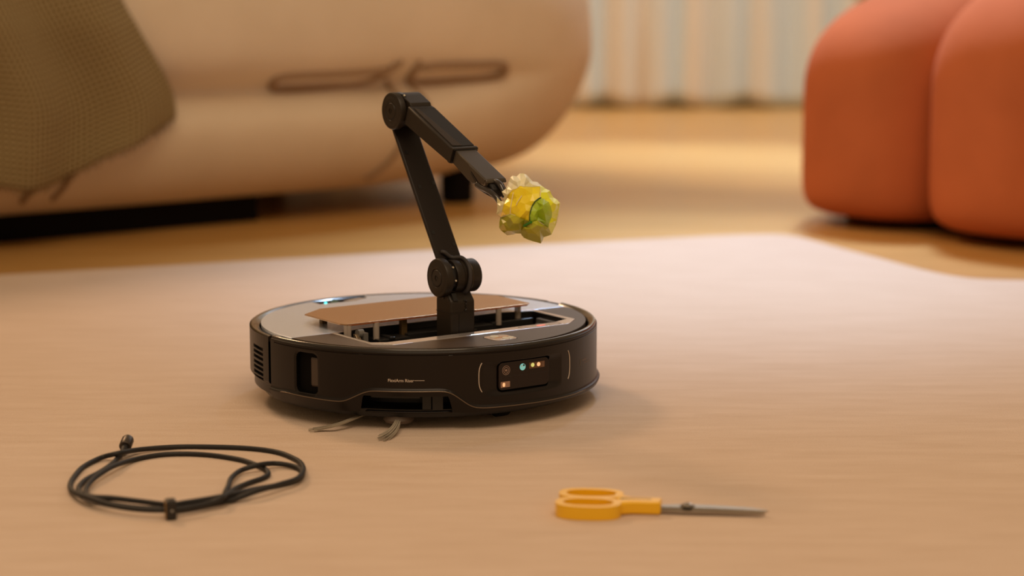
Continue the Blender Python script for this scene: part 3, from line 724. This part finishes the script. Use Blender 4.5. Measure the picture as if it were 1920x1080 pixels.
for ln in ([(665, 372), (640, 410), (612, 450), (596, 492)], [(560, 330), (545, 400), (528, 500), (520, 598)], [(905, 258), (900, 330), (892, 398)], [(540, 302), (570, 290), (700, 257)],
           [(400, 641), (470, 618), (530, 603), (585, 620)], [(1146, 465), (1128, 600), (1092, 742)], [(860, 682), (920, 722), (945, 742)], [(925, 560), (940, 620), (955, 680)], [(440, 440), (480, 360), (545, 300)]):
    fb('worn_crease', tube([P3(p, depth(p) + jit(p) + 1.0) for p in ln], .00035, n=5), parent=ball, m=mat('crease_pale', (.78, .70, .50), .6))

# ================================================================ CABLE
m_cab = mat('cable_rubber', (.009, .008, .008), .62)
noisy(m_cab, (.007, .006, .006), (.012, .010, .010), nscale=300)
cable = empty('usb_cable', at(340, 895, 0))
tag(cable, 'coiled black cable with round plug end and clip, on the rug left of the scissors', 'cable')
R_C = .0023
def c3(x, y, z): p = at(x, y, z*.001); return p - cable.location
path = [(234, 838, 5), (227, 850, 3), (212, 868, 2.2), (188, 885, 2.2), (160, 900, 2.4), (148, 913, 2.5), (150, 924, 3), (165, 932, 3.6), (200, 943, 3), (250, 951, 2.4), (300, 954, 2.6), (340, 952, 2.6), (385, 943, 2.4), (430, 932, 2.5),
        (422, 926, 6), (428, 912, 7), (434, 896, 5), (452, 882, 4), (485, 872, 6.6), (515, 869, 4.2), (545, 873, 3), (563, 880, 2.5), (566, 892, 2.4), (548, 903, 2.4), (520, 910, 2.4), (480, 917, 3), (440, 926, 6.6), (400, 934, 7), (350, 942, 6.6), (318, 946, 6.5), (270, 941, 5), (210, 934, 6.6), (168, 931, 7.5),
        (161, 918, 6), (170, 903, 5), (190, 887, 6.4), (215, 873, 6.2), (250, 862, 2.6), (300, 853, 2.2), (350, 851, 2.2), (400, 854, 2.2), (450, 862, 2.2), (478, 871, 2.3), (496, 879, 2.4), (503, 888, 2.4), (494, 896, 2.3), (465, 906, 2.4), (440, 917, 3),
        (420, 931, 9.5), (395, 943, 6.8), (360, 951, 7), (318, 956, 7), (260, 955, 6.5), (205, 946, 7.0), (160, 931, 8), (136, 921, 4.5), (132, 907, 2.4), (142, 890, 2.2), (158, 874, 2.2), (190, 858, 3), (222, 850, 7.2), (262, 843, 4), (330, 838, 2.2), (400, 838, 2.2), (470, 841, 2.2), (520, 848, 2.2), (552, 860, 2.3), (566, 871, 2.6), (568, 884, 6.5), (556, 898, 6.8), (525, 908, 6.8), (480, 921, 7), (440, 936, 3.5), (400, 945, 3.0), (360, 952, 3.2), (325, 957, 3.4)]
fb('cord', tube(spline([c3(*p) for p in path], 6), R_C, n=10), parent=cable, m=m_cab, smooth='all')
pa, pb = c3(231.5, 845, 5), c3(241, 822, 11)
ax = (pb - pa).normalized(); L0 = (pb - pa).length * 1000
fb('plug', lathe([(0, L0*.28), (5.0, L0*.28), (5.6, L0*.33), (5.6, L0*.84), (5.2, L0*.90), (4.4, L0*.90), (4.2, L0*.78), (0, L0*.80)], pa * 1000, ax, 32), parent=cable, m=mat('plug_metal', (.075, .06, .05), .4, metal=.7), smooth=True)
fb('strain_relief', lathe([(2.3, -4), (3.2, L0*.1), (3.2, L0*.3), (0, L0*.3)], pa * 1000, ax, 20), parent=cable, m=m_cab, smooth=True)
cl = c3(322, 977, 0)
M = Matrix.Translation(cl) @ Matrix.Rotation(radians(14), 4, 'Z')
bm = bmesh.new(); add_box(bm, -4.4, 4.4, 0, 13, 0.4, 16.2, M=M)
cp = fb('cable_clip', bm, parent=cable, m=mat('clip_black', (.02, .017, .016), .4, metal=.2), bevel=.0018)
bm = bmesh.new(); add_box(bm, -4.7, -4.1, 1.2, 11.8, 1.5, 15.0, M=M); fb('clip_band', bm, parent=cp, m=mat('clip_gold', (.35, .22, .08), .35, metal=.8))
fb('clip_dot', lathe([(0, 0), (1.1, 0), (1.1, .3), (0, .3)], (M @ Vector((0.0005, 0, .0082))) * 1000, M.to_3x3() @ Vector((0, -1, 0)), 12), parent=cp, m=mat('dot_grey', (.3, .28, .26), .4))

# ================================================================ SCISSORS
sc = empty('scissors', (0.0612, 1.685, 0), radians(-6.5))
tag(sc, 'closed scissors with yellow-orange plastic handles and steel blades lying on the rug', 'scissors')
m_y = mat('scissor_yellow', (.92, .52, .006), .32, coat=.2)
m_st = mat('blade_steel', (.42, .38, .33), .34, metal=.9)
# frame: x along the scissors, origin between the two finger loops, units mm
def loop(cx, cy, w, h, t, n=40, e=2.5):
    def sup(a, hw, hh):
        c, s = cos(a), sin(a); return (cx + hw * abs(c)**(2/e) * (1 if c > 0 else -1), cy + hh * abs(s)**(2/e) * (1 if s > 0 else -1))
    return [sup(2*pi*i/n, w/2, h/2) for i in range(n)], [sup(2*pi*i/n, w/2 - t, h/2 - t*.95) for i in range(n)]
def handle(name, cy, shank, z0, z1):
    o1, i1 = loop(2, cy, 53, 33, 6.2)
    bm = plate(o1, [i1], z0, z1); h = fb(name, bm, parent=sc, m=m_y, bevel=.0022, bseg=3, smooth=True)
    fb('shank', plate(shank, [], z0 + .4, z1 - .2), parent=h, m=m_y, bevel=.0018, bseg=3, smooth=True)
    return h
handle('handle', 15.8, [(22, 20), (30, 11), (38, 6.6), (60, 6.6), (60, -.6), (40, -.6), (28, 1), (22, 4)], 0.3, 10.6)
handle('handle', -17.0, [(22, -22), (30, -15), (38, -11.5), (60, -11.0), (60, -.9), (38, -.9), (28, -2), (20, -4)], 0.3, 11.4)
fb('shank_gap', plate([(27, -.7), (52, -.5), (52, .9), (27, .9)], [], 4, 11.0), parent=sc, m=mat('gap_brown', (.16, .08, .02), .7))
bl1 = fb('blade', plate([(57, 2.5), (74, 6.0), (82, 7.5), (105, 6.0), (130, 2.0), (144, -3.5), (146, -5.5), (143, -6.0), (110, -4.4), (80, -4), (57, -4)], [], 3.9, 5.7), parent=sc, m=m_st, bevel=.0006)
bl2 = fb('blade', plate([(57, -7), (76, -8.0), (84, -8.2), (110, -7.4), (138, -7.6), (143.5, -6.4), (140, -4), (110, -1.5), (80, 1), (57, 1)], [], 2.0, 3.8), parent=sc, m=m_st, bevel=.0006)
sw = fb('pivot_screw', lathe([(0, 5), (4.9, 5), (4.9, 6.2), (4.0, 7.8), (1.4, 8.4), (1.4, 7.4), (0, 7.4)], (81, 0, 0), (0, 0, 1), 28), parent=sc, m=mat('screw_steel', (.5, .45, .4), .2, metal=1), smooth=True)
fb('pivot_collar', lathe([(5.2, 4.8), (5.8, 4.8), (5.8, 6.4), (5.2, 6.4), (5.2, 4.8)], (81, 0, 0), (0, 0, 1), 28), parent=sc, m=m_black)

# ================================================================ SOFA
SO = Vector((.268, 4.055)); U = Vector((-.788, -.616)); Wn = Vector((-.616, .788))
sofa = empty('sofa', (SO.x, SO.y, -.008))
tag(sofa, 'large beige fabric sofa with rounded stacked rolls and cord ties, behind the robot', 'sofa')
m_sofa = mat('sofa_fabric', (.58, .40, .24), .9, sheen=.25)
noisy(m_sofa, (.63, .51, .37), (.71, .585, .44), nscale=5, bump=.25, bscale=160, bdist=.003)
SL, SD, SR = 2.6, .95, .28
PA = [(.030, .26), (.031, .17), (.036, .115), (.050, .074), (.075, .044), (.105, .022), (.14, .006), (.172, .000), (.192, .012), (.205, .032), (.215, .056), (.226, .060), (.240, .030), (.258, .004), (.285, -.016), (.34, -.028), (.40, -.026), (.46, 0), (.51, .03), (.55, .08), (.58, .16), (.59, .28), (.592, .40)]
PB = [(.034, .30), (.040, .220), (.052, .165), (.072, .122), (.10, .085), (.135, .055), (.165, .038), (.19, .026), (.205, .021), (.217, .015), (.227, .011), (.237, .008), (.25, .004), (.267, .001), (.295, .0), (.34, .002), (.40, .014), (.46, .04), (.51, .08), (.55, .13), (.58, .20), (.59, .29), (.592, .40)]
def plan(n_arc=14, ds=.05):
    """outline of the plan as (s, w, inward normal)"""
    out = []; c = [(SR, SR, 180, 270), (SL-SR, SR, 270, 360), (SL-SR, SD-SR, 0, 90), (SR, SD-SR, 90, 180)]
    for k, (cs, cw, a0, a1) in enumerate(c):
        for i in range(n_arc + 1):
            a = radians(a0 + (a1-a0) * i / n_arc); out.append((cs + SR*cos(a), cw + SR*sin(a), -cos(a), -sin(a)))
        nx = c[(k+1) % 4]; a = radians(a1)
        p = (cs + SR*cos(a), cw + SR*sin(a)); b_ = radians(nx[2]); q = (nx[0] + SR*cos(b_), nx[1] + SR*sin(b_))
        d_ = sqrt((q[0]-p[0])**2 + (q[1]-p[1])**2); m_ = int(d_/ds)
        for i in range(1, m_): out.append((p[0] + (q[0]-p[0])*i/m_, p[1] + (q[1]-p[1])*i/m_, -cos(a), -sin(a)))
    return out
def sofa_pt(s, w, ns, nw, z, inset):
    s += ns * inset; w += nw * inset; p = SO + U * s + Wn * w; return Vector((p.x, p.y, z))
def inset_at(s, z):
    k = sstep(.16, .62, s)
    def ev(P):
        for i in range(len(P)-1):
            if P[i][0] <= z <= P[i+1][0]: t = (z-P[i][0])/(P[i+1][0]-P[i][0]); return P[i][1] + t*(P[i+1][1]-P[i][1])
        return P[-1][1]
    return ev(PB) * (1-k) + ev(PA) * k
bm = bmesh.new(); pl = plan(); rings = []
for j in range(len(PA)):
    row = []
    for (s, w, ns, nw) in pl:
        k = sstep(.16, .62, s) if w < .3 else sstep(.1, .4, s)
        z = PA[j][0]*k + PB[j][0]*(1-k); ins = PA[j][1]*k + PB[j][1]*(1-k)
        wr = .004 * noise.noise(Vector((s*4, w*4, z*9)))
        row.append(bm.verts.new(sofa_pt(s, w, ns, nw, z, ins + wr) - Vector((SO.x, SO.y, -.008))))
    rings.append(row)
n = len(pl)
for j in range(len(rings)-1):
    for i in range(n): bm.faces.new([rings[j][i], rings[j][(i+1) % n], rings[j+1][(i+1) % n], rings[j+1][i]])
bm.faces.new(rings[0][::-1]); bm.faces.new(rings[-1])
so = fb('seat_body', bm, parent=sofa, m=m_sofa, smooth='all'); ms = so.modifiers.new('sub', 'SUBSURF'); ms.levels = 1; ms.render_levels = 1
m_foot_shade = mat('foot_and_shade_black', (.004, .003, .003), .7, spec=.1)
for (s, w) in ((.36, .14), (.36, .80)):
    p = SO + U*s + Wn*w
    fb('foot', lathe([(0, 0), (26, 0), (30, 5), (32, 62), (0, 62)], ((p.x-SO.x)*1000, (p.y-SO.y)*1000, 0), (0, 0, 1), 24), parent=sofa, m=m_foot_shade, smooth=True)
bm = bmesh.new()
for s0, s1, w0, w1 in ((.80, 2.5, .125, .85),):
    v = []
    for z in (0.0, .075):
        for (s, w) in ((s0, w0), (s1, w0), (s1, w1), (s0, w1)): p = U*s + Wn*w; v.append(bm.verts.new((p.x, p.y, z)))
    for f in ((0, 1, 2, 3), (4, 5, 6, 7), (0, 1, 5, 4), (1, 2, 6, 5), (2, 3, 7, 6), (3, 0, 4, 7)): bm.faces.new([v[i] for i in f])
fb('under_sofa_shade', bm, parent=sofa, m=m_foot_shade)  # black block added to stand for the shade under the sofa
# cord ties : placed on the front face by (s, z)
m_cord = mat('sofa_cord', (.30, .19, .11), .9)
def fpt(s, z, off=.004): 
    if s < SR: s = max(s, .02)
    w = 0; ns, nw = 0, 1
    if s < SR:
        a = math.acos(max(-1, min(1, (s - SR) / SR))); a = -a; w = SR + SR*sin(a); ns, nw = -cos(a), -sin(a)
    return sofa_pt(s, w, ns, nw, z, inset_at(s, z) - off) - Vector((SO.x, SO.y, -.008))
def front_s(x): k = (x-960)/F; return (.268 - k*4.055) / (.788 - k*.616)
def fz(x, y): s = front_s(x); Y = 4.055 - .616*s; return s, CH - Y*(y-HOR)/F
def cord(pix, closed=False, r=.0065):
    P = [fpt(*fz(x, y)) for x, y in pix]
    fb('cord_tie', tube(spline(P, 5, closed), r, n=8, closed=closed), parent=sofa, m=m_cord, smooth='all')
cord([(745, 118), (735, 135), (720, 150), (690, 157), (640, 162), (585, 166), (548, 166), (535, 152), (545, 143), (590, 139), (650, 136), (710, 131), (735, 128)])
cord([(788, 120), (790, 138), (800, 152), (835, 154), (880, 150), (930, 146), (952, 138), (955, 126), (940, 119), (890, 120), (830, 121), (800, 124)])
cord([(752, 112), (756, 150), (764, 200), (764, 250), (752, 295), (735, 325), (722, 338)], r=.004)
cord([(786, 112), (796, 150), (806, 190), (810, 240)], r=.004)
cord([(147, 300), (142, 325), (135, 350), (122, 378)], r=.004)
cord([(82, 338), (76, 355), (68, 372), (64, 384)], r=.004)

# ================================================================ THROW BLANKET
m_th = mat('throw_weave', (.27, .19, .075), .95, sheen=.3)
nt = m_th.node_tree; N = nt.nodes; L = nt.links; b = N['Principled BSDF']
uv = N.new('ShaderNodeUVMap'); uv.uv_map = 'UVMap'
w1 = N.new('ShaderNodeTexWave'); w1.bands_direction = 'X'; w1.inputs['Scale'].default_value = 34; w1.inputs['Distortion'].default_value = .6
w2 = N.new('ShaderNodeTexWave'); w2.bands_direction = 'Y'; w2.inputs['Scale'].default_value = 34; w2.inputs['Distortion'].default_value = .6
L.new(uv.outputs[0], w1.inputs[0]); L.new(uv.outputs[0], w2.inputs[0])
mx = N.new('ShaderNodeMath'); mx.operation = 'MULTIPLY'; L.new(w1.outputs['Fac'], mx.inputs[0]); L.new(w2.outputs['Fac'], mx.inputs[1])
rp = N.new('ShaderNodeValToRGB'); rp.color_ramp.elements[0].color = (.14, .085, .03, 1); rp.color_ramp.elements[1].color = (.62, .50, .24, 1)
L.new(mx.outputs[0], rp.inputs[0]); L.new(rp.outputs[0], b.inputs['Base Color'])
bp = N.new('ShaderNodeBump'); bp.inputs['Strength'].default_value = .8; bp.inputs['Distance'].default_value = .004; L.new(mx.outputs[0], bp.inputs['Height']); L.new(bp.outputs[0], b.inputs['Normal'])
HEM = [(0.9, .235), (1.034, .190), (1.06, .178), (1.09, .168), (1.13, .150), (1.165, .135), (1.20, .115), (1.25, .098), (1.30, .092), (1.36, .104), (1.6, .12), (2.1, .14)]
def blank_in(s, z):
    if z > .285: return inset_at(s, z)
    if z > .172: t = (z - .172) / .113; return inset_at(s, .172) * (1-t) + inset_at(s, .285) * t
    return inset_at(s, .172) + (inset_at(s, max(z, .1)) - inset_at(s, .172)) * .35
bm = bmesh.new(); uvl = bm.loops.layers.uv.new('UVMap'); NU, NV = 120, 70; G = []
for i in range(NU + 1):
    col = []
    for j in range(NV + 1):
        v = j / NV; u = i / NU
        s_h = 1.034 + (2.1 - 1.034) * u                       # along the hem
        zb = interp(HEM, s_h); z = zb + (.585 - zb) * v if v <= .8 else None
        if v <= .8: z = zb + (.585 - zb) * (v / .8)
        edge_in = .12 * sstep(.19, .42, z if z else .6) * (1 - u)
        s = s_h + edge_in
        fold = .022 * sin(s_h * 34 + 1.0 + 2*v) * (1 - .6*v) + .012 * noise.noise(Vector((s_h*7, v*2, 3)))
        belly = max(0, .03 - .03*abs(z-.22)/.06) if z else 0
        if v <= .8: P = sofa_pt(s, 0, 0, 1, z, blank_in(s, z) - .030 - fold*.8)
        else: P = sofa_pt(s, 0, 0, 1, .604 + .004*sin(s*30), .27 + (v - .8)/.2 * .35)
        if v > .7 and v <= .8: P.z += .012 * (v-.7)/.1
        col.append((bm.verts.new(P - Vector((SO.x, SO.y, 0))), (s_h*1.0, v*.65)))
    G.append(col)
for i in range(NU):
    for j in range(NV):
        q = [G[i][j], G[i+1][j], G[i+1][j+1], G[i][j+1]]; f = bm.faces.new([a[0] for a in q])
        for lp, a in zip(f.loops, q): lp[uvl].uv = a[1]
th = fb('throw_blanket', bm, m=m_th, smooth='all'); th.location = (SO.x, SO.y, 0)
md = th.modifiers.new('s', 'SOLIDIFY'); md.thickness = .006; md.offset = 0
tag(th, 'olive brown woven throw blanket draped over the front of the beige sofa', 'blanket')
# frayed hem
bm = bmesh.new(); rnd = random.Random(4)
for k in range(280):
    u = k / 280; s_h = 1.034 + 1.066*u; zb = interp(HEM, s_h)
    i = min(NU, int(u*NU)); 
    fold = .022 * sin(s_h * 34 + 1.0) + .012 * noise.noise(Vector((s_h*7, 0, 3)))
    s = s_h + .12 * sstep(.19, .42, zb) * (1-u)
    P = sofa_pt(s, 0, 0, 1, zb, blank_in(s, zb) - .030 - fold*.8) - Vector((SO.x, SO.y, 0))
    tube([P, P + Vector((rnd.uniform(-.003, .003), rnd.uniform(-.003, .003), -.010*rnd.uniform(.5, 1.2)))], .0010, bm=bm, n=4)
fr_ = fb('fringe', bm, parent=th, m=m_th); fr_['kind'] = 'stuff'

# ================================================================ ORANGE POUF
m_or = mat('orange_velvet', (.52, .115, .035), .9, sheen=.08, spec=.2)
noisy(m_or, (.42, .108, .036), (.51, .134, .046), nscale=6, bump=.12, bscale=70, bdist=.004)
pd = Vector((.66, -.751)); pn = Vector((.751, .66))     # along the front, and away from it
PS = Vector((.622, 3.44))                               # seam foot on the floor
pouf = empty('pouf', (PS.x, PS.y, -.008))
tag(pouf, 'low orange velvet pouf seat with fat vertical channels at the right edge', 'pouf')
def lobe(s0, s1, z0, z1, depth_, bulge, e1=2.6, front=0.0, name='channel_cushion'):
    """vertical velvet channel: a superellipsoid in (along, depth, height)"""
    bm = bmesh.new(); nu_, nv_ = 72, 48; c = ((s0+s1)/2, depth_/2 + front, (z0+z1)/2); h = ((s1-s0)/2, depth_/2, (z1-z0)/2); rows = []
    def sp(v, e): return (abs(v)**(2/e)) * (1 if v >= 0 else -1)
    for j in range(nv_ + 1):
        ph = -pi/2 + pi * j / nv_; row = []
        for i in range(nu_):
            a = 2*pi*i/nu_; cs, sn = cos(a), sin(a)
            s = c[0] + h[0] * sp(cos(ph), e1) * sp(cs, bulge); w = c[1] + h[1] * sp(cos(ph), 2.5) * sp(sn, 2.9); z = c[2] + h[2] * sp(sin(ph), 2.5)
            if ph < 0: q4 = 11; s = c[0] + h[0] * sp(cos(ph), q4) * sp(cs, bulge); w = c[1] + h[1] * sp(cos(ph), q4) * sp(sn, 2.9); z = c[2] + h[2] * sp(sin(ph), q4)
            p = pd * s + pn * w; row.append(bm.verts.new((p.x, p.y, z)))
        rows.append(row)
    for j in range(nv_):
        for i in range(nu_): 
            try: bm.faces.new([rows[j][i], rows[j][(i+1) % nu_], rows[j+1][(i+1) % nu_], rows[j+1][i]])
            except ValueError: pass
    bmesh.ops.remove_doubles(bm, verts=bm.verts, dist=1e-5)
    return fb(name, bm, parent=pouf, m=m_or, smooth='all')
lobe(-.31, .06, .012, .415, .85, 2.7)
lobe(-.02, .37, .012, .45, .88, 2.7, front=-.03)
lobe(.33, .72, .012, .45, .88, 2.7, front=-.03)
bm = bmesh.new(); v = []
for z in (0, .04):
    for (s, w) in ((-.20, .12), (.66, .12), (.66, .74), (-.20, .74)): p = pd*s + pn*w; v.append(bm.verts.new((p.x, p.y, z)))
for f in ((0, 1, 2, 3), (4, 5, 6, 7), (0, 1, 5, 4), (1, 2, 6, 5), (2, 3, 7, 6), (3, 0, 4, 7)): bm.faces.new([v[i] for i in f])
fb('plinth', bm, parent=pouf, m=m_foot_shade)
